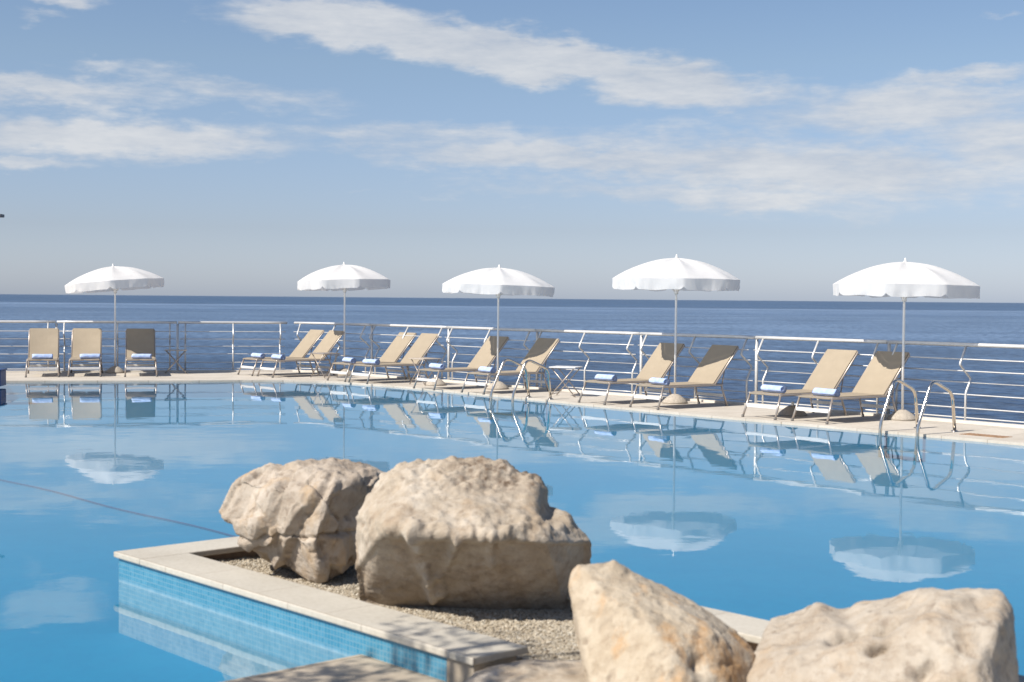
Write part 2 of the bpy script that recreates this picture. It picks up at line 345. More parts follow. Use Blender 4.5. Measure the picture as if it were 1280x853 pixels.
def rock_mat(name, base, light, stain_shade, stain_amt, streak=False):
    m, nt, b, o = new_mat(name)
    n1 = noise_tex(nt, 3.0, 7, .62); n2 = noise_tex(nt, 16, 6, .65); n3 = noise_tex(nt, 5.0, 6, .62, stretch=(1, 1, .5)); n4 = noise_tex(nt, 55, 5, .7)
    c = ramp(nt, n1.outputs[0], [(.32, base), (.62, light)])
    c = mixc(nt, .55, c, ramp(nt, n2.outputs[0], [(.34, (.70, .64, .58)), (.55, (1, 1, 1))]), 'MULTIPLY')
    f = nt.nodes.new('ShaderNodeMapRange'); nt.links.new(n3.outputs[0], f.inputs[0]); f.inputs[1].default_value = .52; f.inputs[2].default_value = .66; f.inputs[3].default_value = 0; f.inputs[4].default_value = stain_amt
    c = mixc(nt, f.outputs[0], c, stain_shade)
    vc = nt.nodes.new('ShaderNodeTexVoronoi'); vc.feature = 'DISTANCE_TO_EDGE'; vc.inputs['Scale'].default_value = 5.5
    tcv = nt.nodes.new('ShaderNodeTexCoord'); vw = nt.nodes.new('ShaderNodeVectorMath'); vw.operation = 'MULTIPLY_ADD'; nt.links.new(n2.outputs['Color'], vw.inputs[0]); vw.inputs[1].default_value = (.22, .22, .22); nt.links.new(tcv.outputs['Object'], vw.inputs[2]); nt.links.new(vw.outputs[0], vc.inputs['Vector'])
    c = mixc(nt, .6, c, ramp(nt, vc.outputs['Distance'], [(.0, (.55, .48, .42)), (.018, (1, 1, 1))]), 'MULTIPLY')
    at_ = nt.nodes.new('ShaderNodeAttribute'); at_.attribute_name = 'stain_shade'; at_.attribute_type = 'GEOMETRY'
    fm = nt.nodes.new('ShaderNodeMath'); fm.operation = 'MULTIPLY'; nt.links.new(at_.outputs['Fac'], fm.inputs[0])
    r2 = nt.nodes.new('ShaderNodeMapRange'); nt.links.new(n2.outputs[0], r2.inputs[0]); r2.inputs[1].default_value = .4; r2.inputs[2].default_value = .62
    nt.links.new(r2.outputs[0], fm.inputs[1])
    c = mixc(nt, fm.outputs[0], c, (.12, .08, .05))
    nt.links.new(c, b.inputs['Base Color']); b.inputs['Roughness'].default_value = .92
    s = nt.nodes.new('ShaderNodeMath'); s.operation = 'MULTIPLY_ADD'; nt.links.new(n4.outputs[0], s.inputs[0]); s.inputs[1].default_value = .35; nt.links.new(n2.outputs[0], s.inputs[2])
    bump(nt, b, s.outputs[0], .7, .018)
    return m
M['rock1'] = rock_mat('grey_limestone', (0.312, 0.254, 0.195), (0.445, 0.382, 0.312), (0.406, 0.257, 0.117), .5)
M['rock2'] = rock_mat('pale_limestone', (0.304, 0.242, 0.172), (0.468, 0.406, 0.328), (0.281, 0.195, 0.117), .5)
M['rock3'] = rock_mat('orange_limestone', (0.382, 0.308, 0.218), (0.476, 0.406, 0.312), (0.429, 0.234, 0.086), .8)
M['rock4'] = rock_mat('smooth_limestone', (0.351, 0.292, 0.226), (0.429, 0.374, 0.304), (0.359, 0.218, 0.094), .3)

# ------------------------------------------------------------------ setting: sea, deck, pool
bm = bmesh.new()
ys = [-200, 0, 60, 200, 600, 2000, 8000, 30000, 60000]; xs = [-60000, -8000, -1000, -100, 0, 100, 1000, 8000, 60000]
g = [[bm.verts.new((x, y, -7.0)) for x in xs] for y in ys]
for i in range(len(ys) - 1):
    for j in range(len(xs) - 1): bm.faces.new((g[i][j], g[i][j+1], g[i+1][j+1], g[i+1][j]))
struct('sea', bm, M['sea'])

INNER = [(-9.15, 24.85), (-9.50, 26.55), (-7.9, 26.85), (-6.1, 27.15), (-5.2, 27.38), (-4.4, 27.45), (-3.7, 27.3), (-3.04, 26.95), (-2.06, 26.0), (-.54, 24.17),
         (.52, 22.85), (1.23, 21.85), (2.11, 20.75), (2.92, 19.8), (3.66, 18.95), (4.64, 17.83), (5.97, 16.35), (7.6, 14.5), (9.6, 12.2)]
RAIL = [(-13.2, 28.7), (-4.75, 30.75), (-4.15, 30.55), (-3.45, 29.9), (-2.17, 28.55), (-.45, 26.6), (.98, 24.95), (2.14, 23.76), (3.82, 21.82), (5.34, 20.0), (6.8, 18.23), (8.6, 16.05), (11.0, 13.1)]
LEFT_EDGE = [(-9.6, 12.0), (-9.8, -8.0)]
bm = bmesh.new()
outer = [(x + .12 * .7, y + .12 * .7) for x, y in RAIL]
prism(bm, INNER[::-1] + [(-9.35, 20.0)] + LEFT_EDGE + [(-16, -8)] + [(-16, 28.1)] + outer + [(14.5, 8.0), (14.5, -8), (11.8, -8), (11.8, 9.4)], -7.5, .03)
struct('deck', bm, M['deck'])
# kerb along the outer edge, under the railing
bm = bmesh.new()
def offset(poly, d):
    out = []
    for i, p in enumerate(poly):
        a = Vector(poly[max(i-1, 0)]); b = Vector(poly[min(i+1, len(poly)-1)]); t = (b - a).normalized()
        out.append((p[0] - t.y * d, p[1] + t.x * d))
    return out
k_in = offset(RAIL, -.10); k_out = offset(RAIL, .06)
prism(bm, k_in + k_out[::-1], .0, .065)
struct('kerb', bm, M['kerb'])

# planter frame: u along its long front wall towards the camera side, v across it towards the sea
PO = Vector((-2.273, 8.16, 0)); PA = math.atan2(-.7415, .671)
PM = Matrix.Translation(PO) @ Matrix.Rotation(PA, 4, 'Z')
def P(u, v, z=0): return PM @ Vector((u, v, z))
def world_poly(uv): return [tuple(P(u, v)[:2]) for u, v in uv]
bm = bmesh.new()
nd_poly = [(2.37, -.004), (2.37, -9.5), (16, -9.5), (16, 0.0), (7.2, 0.0), (7.2, 1.478), (16, 1.478), (16, 6), (6.9, 6), (6.9, -.004)]
nd_poly = [(2.37, .012), (2.37, -9.5), (14, -9.5), (14, 1.6), (6.4, 1.6), (6.4, .012)]
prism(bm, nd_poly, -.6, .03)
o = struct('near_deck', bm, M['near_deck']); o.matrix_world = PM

pool_poly = INNER[::-1] + [(-9.35, 20.0)] + LEFT_EDGE + [(11.8, -8), (11.8, 9.4)]
bm = bmesh.new(); bm.faces.new([bm.verts.new((x, y, -.30)) for x, y in pool_poly]); struct('pool_floor', bm, M['pool'])
bm = bmesh.new(); wl = offset([(-9.35, 20.0)] + INNER, -.012); wl2 = offset([(-9.35, 20.0)] + INNER, -.003)
prism(bm, wl + wl2[::-1], -.30, -.004); struct('pool_wall', bm, M['pool'])
bm = bmesh.new(); bm.faces.new([bm.verts.new((x, y, 0)) for x, y in pool_poly]); struct('pool_water', bm, M['pool_water'])

# ------------------------------------------------------------------ planter
pl = thing('planter', 'raised stone planter with blue mosaic wall jutting into the pool', 'planter'); pl.matrix_world = PM
bm = bmesh.new(); box(bm, .012, 2.98, .012, .06, -.32, .136); link('mosaic_wall', bm, M['tile'], pl)
bm = bmesh.new(); box(bm, .012, .06, .063, 1.474, -.32, .136); link('mosaic_wall', bm, M['tile'], pl)
bm = bmesh.new(); box(bm, .063, 6.4, 1.43, 1.474, -.32, .136); link('mosaic_wall', bm, M['tile'], pl)
bm = bmesh.new(); box(bm, .063, 2.98, .063, .25, -.32, .136); box(bm, .063, .25, .253, 1.427, -.32, .136); box(bm, .253, 6.4, 1.24, 1.427, -.32, .136); link('wall_core', bm, M['core'], pl)
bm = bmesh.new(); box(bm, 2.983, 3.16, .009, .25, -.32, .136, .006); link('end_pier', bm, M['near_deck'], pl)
bm = bmesh.new(); box(bm, .302, 3.175, -.01, .30, .139, .172, .007); link('coping', bm, M['coping'], pl)
bm = bmesh.new(); box(bm, -.012, .30, -.01, 1.486, .139, .172, .007); link('coping', bm, M['coping'], pl)
bm = bmesh.new(); box(bm, .302, 6.4, 1.19, 1.486, .139, .172, .007); link('coping', bm, M['coping'], pl)

# gravel bed and loose pebbles: nobody could count them
def gravel():
    bm = bmesh.new(); rnd = random.Random(3)
    nu, nv = 140, 34
    def hz(u, v): return .085 + .018 * noise.noise(Vector((u * 2.2, v * 2.2, 0))) + .006 * noise.noise(Vector((u * 12, v * 12, 3)))
    gr = [[bm.verts.new((u, v, hz(u, v))) for v in [.252 + (1.238 - .252) * j / nv if u < 3.17 else .02 + 1.218 * j / nv for j in range(nv + 1)]] for u in [.252 + 6.1 * i / nu for i in range(nu + 1)]]
    for i in range(nu):
        for j in range(nv): bm.faces.new((gr[i][j], gr[i+1][j], gr[i+1][j+1], gr[i][j+1]))
    ico = bmesh.new(); bmesh.ops.create_icosphere(ico, subdivisions=1, radius=1)
    iv = [v.co.copy() for v in ico.verts]; fi = [[v.index for v in f.verts] for f in ico.faces]; ico.free()
    verts = []; faces = []
    for k in range(24000):
        u = .26 + rnd.random() * 4.1; v = rnd.uniform(.26 if u < 3.18 else .03, 1.23)
        r = rnd.uniform(.003, .0075); c = Vector((u, v, hz(u, v) + r * .25)); rot = Matrix.Rotation(rnd.random() * 6.3, 3, 'Z') @ Matrix.Rotation(rnd.random(), 3, 'X')
        s = Vector((r * rnd.uniform(.8, 1.5), r * rnd.uniform(.7, 1.1), r * rnd.uniform(.5, .9)))
        b0 = len(verts)
        for q in iv: verts.append(c + rot @ Vector((q.x * s.x, q.y * s.y, q.z * s.z)))
        faces += [[b0 + i for i in f] for f in fi]
    me0 = bpy.data.meshes.new('pebbles'); me0.from_pydata(verts, [], faces); bm.from_mesh(me0); bpy.data.meshes.remove(me0)
    me = bpy.data.meshes.new('gravel'); bm.to_mesh(me); bm.free(); me.materials.append(M['gravel'])
    o = bpy.data.objects.new('gravel', me); col.objects.link(o); o.matrix_world = PM; o['kind'] = 'stuff'
    o['label'] = 'loose beige gravel filling the planter between the boulders'; o['category'] = 'gravel'
gravel()

# ------------------------------------------------------------------ boulders
def smooth01(x): x = max(0.0, min(1.0, x)); return x * x * (3 - 2 * x)
def boulder(pts, mat, label, voxel=.016, facet=.0, facet_scale=4, rough=.02, seed=0, fn=None, stain_shade=None, pit=.0, relax=1, lumps=0, grow=.010, cuts=0, cut=.02):
    c = sum((Vector(p) for p in pts), Vector()) / len(pts); base = Vector((c.x, c.y, .08))
    bm = bmesh.new()
    for p in pts: bm.verts.new(Vector(p) - base)
    h = bmesh.ops.convex_hull(bm, input=bm.verts)
    junk = list({g_ for g_ in h['geom_interior'] + h['geom_unused'] if isinstance(g_, bmesh.types.BMVert)})
    bmesh.ops.delete(bm, geom=junk, context='VERTS')
    rnd = random.Random(seed * 17 + 5)
    for _ in range(cuts):                                  # knock corners off so that the stone breaks along flat faces
        n = Vector((rnd.gauss(0, 1), rnd.gauss(-.5, .8), rnd.gauss(.35, .7))).normalized()
        sup = max(v.co.dot(n) for v in bm.verts) - rnd.uniform(.35, 1.0) * cut
        bmesh.ops.bisect_plane(bm, geom=bm.verts[:] + bm.edges[:] + bm.faces[:], plane_co=n * sup, plane_no=n, clear_outer=True)
        h = bmesh.ops.convex_hull(bm, input=bm.verts)
        junk = list({g_ for g_ in h['geom_interior'] + h['geom_unused'] if isinstance(g_, bmesh.types.BMVert)})
        bmesh.ops.delete(bm, geom=junk, context='VERTS')
    bmesh.ops.recalc_face_normals(bm, faces=bm.faces)
    me = bpy.data.meshes.new('hull'); bm.to_mesh(me); bm.free()
    o = bpy.data.objects.new('boulder', me); col.objects.link(o)
    md = o.modifiers.new('r', 'REMESH'); md.mode = 'VOXEL'; md.voxel_size = voxel
    dg = bpy.context.evaluated_depsgraph_get(); me2 = bpy.data.meshes.new_from_object(o.evaluated_get(dg)); o.modifiers.clear(); o.data = me2
    bpy.data.meshes.remove(me); me2.name = 'boulder'
    bm = bmesh.new(); bm.from_mesh(me2)
    for _ in range(relax): bmesh.ops.smooth_vert(bm, verts=bm.verts, factor=.5, use_axis_x=True, use_axis_y=True, use_axis_z=True)
    bm.normal_update()
    so = Vector((seed * 7.3, seed * 3.1, seed * 5.7)); mv = []; pits = {}
    for v in bm.verts:
        p = v.co; n = v.normal; d = 0.0
        q = p + .04 * noise.noise_vector(p * 5 + so)
        if facet:
            dist, cells = noise.voronoi(q * facet_scale + so)
            cc = cells[0]; hsh = noise.noise_vector(cc * 13.7 + so)
            d += smooth01((-n.y + .25) * 1.6) * smooth01((1 - abs(n.x)) * 4) * max(-1.3 * facet, min(.35 * facet, facet * ((q * facet_scale + so - cc).dot(hsh) * 7 + 1.2 * noise.noise(cc * 9.1) - .35)))
        d += rough * noise.fractal(p * 3.5 + so, 1.0, 2.0, 5)
        if lumps: d += lumps * (noise.ridged_multi_fractal(p * 6 + so, .9, 2.1, 4, 1.0, 2.0) - 1.2)
        d += rough * .35 * noise.noise(p * 26 + so) + rough * .22 * noise.noise(p * 55 + so)
        if pit:
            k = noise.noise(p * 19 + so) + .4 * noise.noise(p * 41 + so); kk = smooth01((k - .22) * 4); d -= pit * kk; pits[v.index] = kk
        d += grow
        if fn: d += fn(p + base, n)
        mv.append((v, n * d))
    for v, d in mv: v.co += d
    bm.normal_update()
    ly = bm.verts.layers.float.new('stain_shade')
    for v in bm.verts:                                     # dirt lies in the pits and close to the ground, crust and painted shade where the stone has it
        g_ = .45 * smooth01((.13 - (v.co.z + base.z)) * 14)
        v[ly] = max(.55 * pits.get(v.index, 0), g_, stain_shade(v.co + base, v.normal) if stain_shade else 0)
    bm.to_mesh(me2); bm.free()
    for p_ in me2.polygons: p_.use_smooth = True
    me2.materials.append(mat); o.location = base
    return tag(o, label, 'boulder', 'boulders in the planter')
r1 = [(-1.62,7.95,0.44),(-1.59,7.90,0.40),(-1.54,7.90,0.33),(-1.38,7.85,0.27),(-1.32,7.85,0.17),(-1.16,7.78,0.12),(-1.02,7.72,0.10),(-0.92,7.75,0.15),(-0.86,7.85,0.17),(-0.84,7.95,0.27),(-0.77,8.00,0.64),(-0.72,8.05,0.67),(-1.01,8.05,0.71),(-1.23,8.00,0.69),(-1.39,8.00,0.68),(-1.54,7.98,0.63),(-0.97,7.55,0.60),(-1.02,7.55,0.34),(-1.27,7.68,0.61),(-1.34,7.72,0.39),(-1.19,7.58,0.39),(-1.14,7.62,0.56),(-0.95,7.70,0.67),(-0.76,7.85,0.65),(-0.85,7.78,0.32),(-1.03,7.62,0.20),(-1.16,7.66,0.25),(-1.62,8.20,0.40),(-1.48,8.30,0.61),(-0.99,8.35,0.63),(-0.80,8.30,0.52),(-0.88,8.25,0.18),(-1.36,8.20,0.10)]
r2 = [(-0.78,7.12,0.27),(-0.77,7.12,0.44),(-0.73,7.12,0.55),(-0.72,7.15,0.65),(-0.65,7.25,0.74),(-0.57,7.30,0.79),(-0.42,7.30,0.80),(-0.18,7.28,0.82),(-0.08,7.28,0.81),(0.00,7.28,0.78),(0.13,7.20,0.71),(0.16,7.20,0.63),(0.27,7.15,0.55),(0.36,7.10,0.48),(0.40,7.05,0.43),(0.39,7.10,0.31),(0.30,7.14,0.05),(-0.05,7.10,0.05),(-0.36,7.14,0.05),(-0.62,7.17,0.05),(-0.76,7.2,0.10),(-0.64,6.82,0.47),(-0.55,6.76,0.57),(-0.41,6.70,0.53),(-0.10,6.68,0.53),(0.18,6.74,0.48),(-0.21,6.93,0.67),(0.11,6.95,0.62),(-0.52,7.0,0.70),(-0.70,7.1,0.17),(-0.71,7.40,0.32),(-0.56,7.60,0.71),(-0.12,7.60,0.74),(0.21,7.55,0.47),(0.34,7.40,0.22),(0.21,7.30,0.07),(-0.64,7.30,0.09)]
r3 = [(0.25,5.75,0.56),(0.24,5.70,0.47),(0.25,5.60,0.33),(0.30,5.52,0.29),(0.35,5.45,0.26),(0.34,5.40,0.19),(0.34,5.35,0.08),(0.37,5.80,0.56),(0.42,5.82,0.57),(0.45,5.80,0.53),(0.62,5.80,0.47),(0.74,5.78,0.41),(0.85,5.70,0.33),(0.98,5.70,0.26),(0.97,5.60,0.23),(0.94,5.55,0.14),(0.93,5.50,0.05),(0.79,5.46,0.36),(0.81,5.33,0.20),(0.60,5.30,0.32),(0.64,5.25,0.26),(0.43,5.50,0.44),(0.36,5.40,0.23),(0.59,5.15,0.12),(0.79,5.25,0.08),(0.53,5.42,0.41),(0.32,6.00,0.43),(0.62,6.10,0.31),(0.96,5.95,0.13),(0.39,5.90,0.12)]
r4 = [(0.92,5.50,0.18),(0.97,5.60,0.21),(1.07,5.85,0.30),(1.11,5.95,0.31),(1.19,5.95,0.32),(1.32,5.90,0.37),(1.41,5.88,0.34),(1.56,5.75,0.40),(1.65,5.65,0.47),(1.83,5.50,0.53),(1.90,5.48,0.53),(1.93,5.45,0.48),(1.92,5.40,0.42),(1.92,5.35,0.27),(1.91,5.30,0.10),(0.90,5.40,0.06),(1.55,5.25,0.45),(1.79,5.20,0.45),(1.66,5.05,0.33),(1.44,5.30,0.34),(1.10,5.30,0.28),(1.28,5.00,0.14),(1.67,4.95,0.10),(1.07,5.10,0.10),(1.55,6.05,0.21),(1.90,5.95,0.31),(2.04,5.80,0.10),(1.27,6.10,0.10)]
def seg_dist(p, a, b):
    a = Vector(a); b = Vector(b); t = max(0, min(1, (p - a).dot(b - a) / (b - a).length_squared)); return (p - a - (b - a) * t).length
def f2(p, n):
    d = 0.0
    wob = .02 * noise.noise(p * 9)
    for pts, amp, w in (([(-.46, 6.73, .53), (-.44, 6.84, .42), (-.40, 6.95, .28), (-.38, 7.06, .15)], .05, .032), ([(-.25, 6.72, .5), (-.31, 6.88, .30)], .030, .016), ([(-.09, 6.69, .52), (-.09, 6.85, .34)], .032, .014), ([(-.35, 6.9, .34), (-.33, 7.06, .12)], .022, .012)):
        m = min(seg_dist(p, a, b) for a, b in zip(pts, pts[1:])) + wob
        d += amp * math.exp(-(max(0, m) / w) ** 2) * (1 + .5 * noise.noise(p * 24))
    front = smooth01((-n.y - .35) * 4) * smooth01((.53 - p.z) * 14)
    d -= .030 * front                                      # the front has broken away below a ragged lip
    lip = math.exp(-((p.z - .545 - .02 * noise.noise(p * 6)) / .045) ** 2) * smooth01(-n.y * 2)
    d += lip * (.012 + .026 * noise.fractal(p * 13 + Vector((4, 4, 4)), .8, 2, 3))
    top = smooth01((p.z - .63) * 10)
    d += top * (.020 * noise.fractal(p * 13, .7, 2.0, 5) + .010 * noise.noise(p * 34))
    d -= .045 * math.exp(-(seg_dist(p, (.205, 6.9, .60), (.22, 7.5, .63)) / .055) ** 2)       # a step broken out of the right shoulder
    d += .028 * math.exp(-(seg_dist(p, (.10, 7.0, .69), (.12, 7.4, .72)) / .05) ** 2)
    d += .022 * math.exp(-(seg_dist(p, (-.20, 7.1, .80), (-.04, 7.2, .79)) / .06) ** 2)
    d += .015 * noise.fractal(p * 4.5 + Vector((9, 2, 5)), .9, 2.0, 3) * (1 - front)
    side = 1 - front
    d += side * .010 * noise.fractal(p * 9 + Vector((1, 7, 2)), .9, 2.0, 4)
    return d
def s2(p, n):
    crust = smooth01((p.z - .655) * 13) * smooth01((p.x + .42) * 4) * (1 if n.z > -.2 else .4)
    lit_ridge = min(seg_dist(p, a, b) for a, b in (((-.46, 6.73, .53), (-.38, 7.06, .15)), ((-.25, 6.72, .5), (-.31, 6.88, .30)), ((-.09, 6.69, .52), (-.09, 6.85, .34))))
    face = .5 * smooth01((-n.y - .3) * 3) * smooth01((.52 - p.z) * 14) * smooth01((lit_ridge - .03) * 25)  # weathered brown plus painted shade: darkens the shaded front, spares the sunlit ridges
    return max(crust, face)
def saw(x, ridges, w, dep):
    # long slopes rising to each ridge, then a short face dropping away on its right
    for i, r in enumerate(ridges):
        nxt = ridges[i + 1] if i + 1 < len(ridges) else r + .3
        if r <= x < nxt:
            ww = min(w, (nxt - r) * .5)
            return -dep * (x - r) / ww if x < r + ww else -dep * (1 - (x - r - ww) / (nxt - r - ww))
    return 0.0
def f1(p, n):
    x = p.x + .018 * noise.noise(p * 6) ; z = p.z + .012 * noise.noise(p * 8 + Vector((3, 1, 2)))
    split = .345 + .09 * (p.x + 1.15) + .02 * noise.noise(p * 7)
    if z > split: d = saw(x, [-1.56 + (z - .5) * .3, -1.29 + (z - .61) * .39, -1.075 + (z - .57) * .75, -.98 + (z - .56) * .25], .05, .040)
    else: d = saw(x, [-1.45 + (z - .3) * -.3, -1.225 + (z - .3) * .45, -1.04 + (z - .3) * -.2, -.93], .045, .045) + .008
    d *= smooth01((-n.y + .1) * 3) * smooth01((.70 - p.z) * 12)
    crack = abs(z - split)
    d -= .022 * math.exp(-(crack / .009) ** 2) * smooth01((-n.y) * 3)
    d += .02 * smooth01((p.z - .60) * 14) * noise.fractal(p * 9, .8, 2.0, 4)
    return d
def s1(p, n): return .8 * smooth01((p.z - .655) * 18) * smooth01((p.x + 1.05) * 8)
def f4(p, n):
    d = 0
    for a, b, r, dep in (((1.28, 5.44, .362), (1.44, 5.40, .418), .042, -.17), ((1.37, 6.0, .34), (1.36, 5.5, .38), .06, -.035), ((1.30, 5.92, .36), (1.27, 5.7, .35), .06, .025), ((1.64, 5.7, .47), (1.66, 5.4, .47), .08, .03), ((1.52, 5.53, .437), (1.56, 5.55, .45), .016, -.04), ((1.345, 5.24, .35), (1.385, 5.25, .371), .020, -.05),
                         ((1.49, 5.09, .30), (1.53, 5.12, .31), .026, -.05), ((1.11, 5.31, .29), (1.15, 5.32, .30), .04, -.016), ((1.66, 5.33, .475), (1.78, 5.36, .49), .045, -.020),
                         ((1.72, 5.16, .37), (1.78, 5.15, .33), .07, -.02), ((1.44, 5.40, .40), (1.39, 5.26, .37), .03, -.022), ((1.20, 5.5, .34), (1.10, 5.6, .30), .05, -.018), ((1.56, 5.3, .45), (1.60, 5.15, .41), .06, .018)):
        m = seg_dist(p, a, b) * (1 + .35 * noise.noise(p * 20)); d += dep * math.exp(-(m / r) ** 2)
    return d
def f3(p, n):
    d = 0
    for c, r, a in (((.70, 5.33, .27), .04, -.045), ((.42, 5.79, .56), .04, .035), ((.80, 5.50, .36), .05, .012)):
        d += a * math.exp(-((p - Vector(c)).length / r) ** 2)
    for a, b, r, dep in (((.50, 5.46, .43), (.45, 5.42, .30), .02, -.010), ((.60, 5.5, .41), (.66, 5.40, .34), .015, -.012), ((.74, 5.52, .38), (.80, 5.46, .33), .014, -.012)):
        d += dep * math.exp(-(seg_dist(p, a, b) * (1 + .5 * noise.noise(p * 14)) / r) ** 2)
    return d
boulder(r1, M['rock1'], 'chunky grey-beige boulder with chipped facets, leftmost in the planter', .0095, .030, 3.3, .006, 1, f1, s1, .006, 1, cuts=14, cut=.030, grow=.020)
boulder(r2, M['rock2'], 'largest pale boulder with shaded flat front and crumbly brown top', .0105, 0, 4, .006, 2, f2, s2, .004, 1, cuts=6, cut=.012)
boulder(r3, M['rock3'], 'cream boulder with orange stains beside the far coping', .0095, 0, 4, .009, 3, f3, None, .005, 1, cuts=12, cut=.028)
boulder(r4, M['rock4'], 'long smooth beige boulder with a dark hollow, at the right end of the planter', .0095, 0, 4, .010, 4, f4, None, .004, 1, cuts=5, cut=.015)
led = [(P(u, v, z)) for u, v, z in ((3.19,.02,.115),(3.22,.30,.12),(3.40,.42,.13),(3.75,.40,.10),(3.95,.2,.08),(3.9,-.15,.05),(3.5,-.22,.06),(3.2,-.14,.07),(3.2,-.1,.0),(3.9,-.2,.0),(4.0,.3,.0),(3.3,.45,.03),(3.35,.15,.145))]
boulder([tuple(p) for p in led], M['rock2'], 'low rounded stone at the near end of the planter coping', .013, 0, 5, .010, 6, cuts=6)

# ------------------------------------------------------------------ railings
def along(poly, s):
    for a, b in zip(poly, poly[1:]):
        a = Vector(a); b = Vector(b); l = (b - a).length
        if s <= l: t = (b - a) / l; return a + t * s, t
        s -= l
    return b, t
def length(poly): return sum((Vector(b) - Vector(a)).length for a, b in zip(poly, poly[1:]))
ZR = 1.08
RODS = [(.89, -.10), (.73, -.05), (.57, .09), (.41, .01), (.23, 0), (.10, 0)]
PROFILE = [(1.075, 0), (.82, -.15), (.62, .12), (.43, 0), (.03, 0)]
def railing(label, poly, cuts, name='railing'):
    root = thing(name, label, 'railing', (poly[0][0], poly[0][1], .06), 0, 'railings along the sea edge of the deck')
    base = Vector((poly[0][0], poly[0][1], .06)); S = length(poly)
    def pt(s, z, off=0):
        p, t = along(poly, max(0, min(S - 1e-4, s))); n = Vector((-t.y, t.x)); return Vector((p.x + n.x * off, p.y + n.y * off, z)) - base
    edges = [0] + cuts + [S]
    for a, b in zip(edges, edges[1:]):
        def run(z, off, r, name, g, mat, fl=False):
            n = 7; bm = bmesh.new(); tube(bm, [pt(a + g + (b - a - 2 * g) * i / (n - 1), z, off) for i in range(n)], r, 8); return link(name, bm, mat, root, True)
        run(ZR, 0, .027, 'top_rail', .012, M['rail_metal'])
        for z, off in RODS: run(z, off, .0085, 'rod', .05, M['rail_metal'])
        for s in (a + .16, (a + b) / 2, b - .16):
            if s < .05 or s > S - .05: continue
            bm = bmesh.new(); tube(bm, fillet([pt(s, z, o_) for z, o_ in PROFILE], .03, 3), .017, 6); link('baluster', bm, M['rail_metal'], root, True)
    for s in cuts:
        bm = bmesh.new(); tube(bm, [pt(s, .0, .035), pt(s, ZR - .03, .035)], .026, 8); link('post', bm, M['rail_metal'], root, True)
    return root
def s_near(poly, x):                                      # arc length at a given x
    s = 0
    for a, b in zip(poly, poly[1:]):
        if a[0] <= x <= b[0]:
            return s + (Vector(b) - Vector(a)).length * (x - a[0]) / (b[0] - a[0])
        s += (Vector(b) - Vector(a)).length
left_line = [(-13.2, 28.7), (-4.85, 30.73)]
diag_line = [(-4.72, 30.755)] + RAIL[2:]
railing('straight stretch of metal railing behind the three front-facing loungers on the left', left_line, [s_near(left_line, x) for x in (-11.9, -9.49, -7.10)])
railing('long metal railing with kinked posts running from the corner to the right edge', diag_line, [s_near(diag_line, x) for x in (-2.92, -1.25, .43, 2.14, 3.75, 5.3, 6.9, 8.6)])

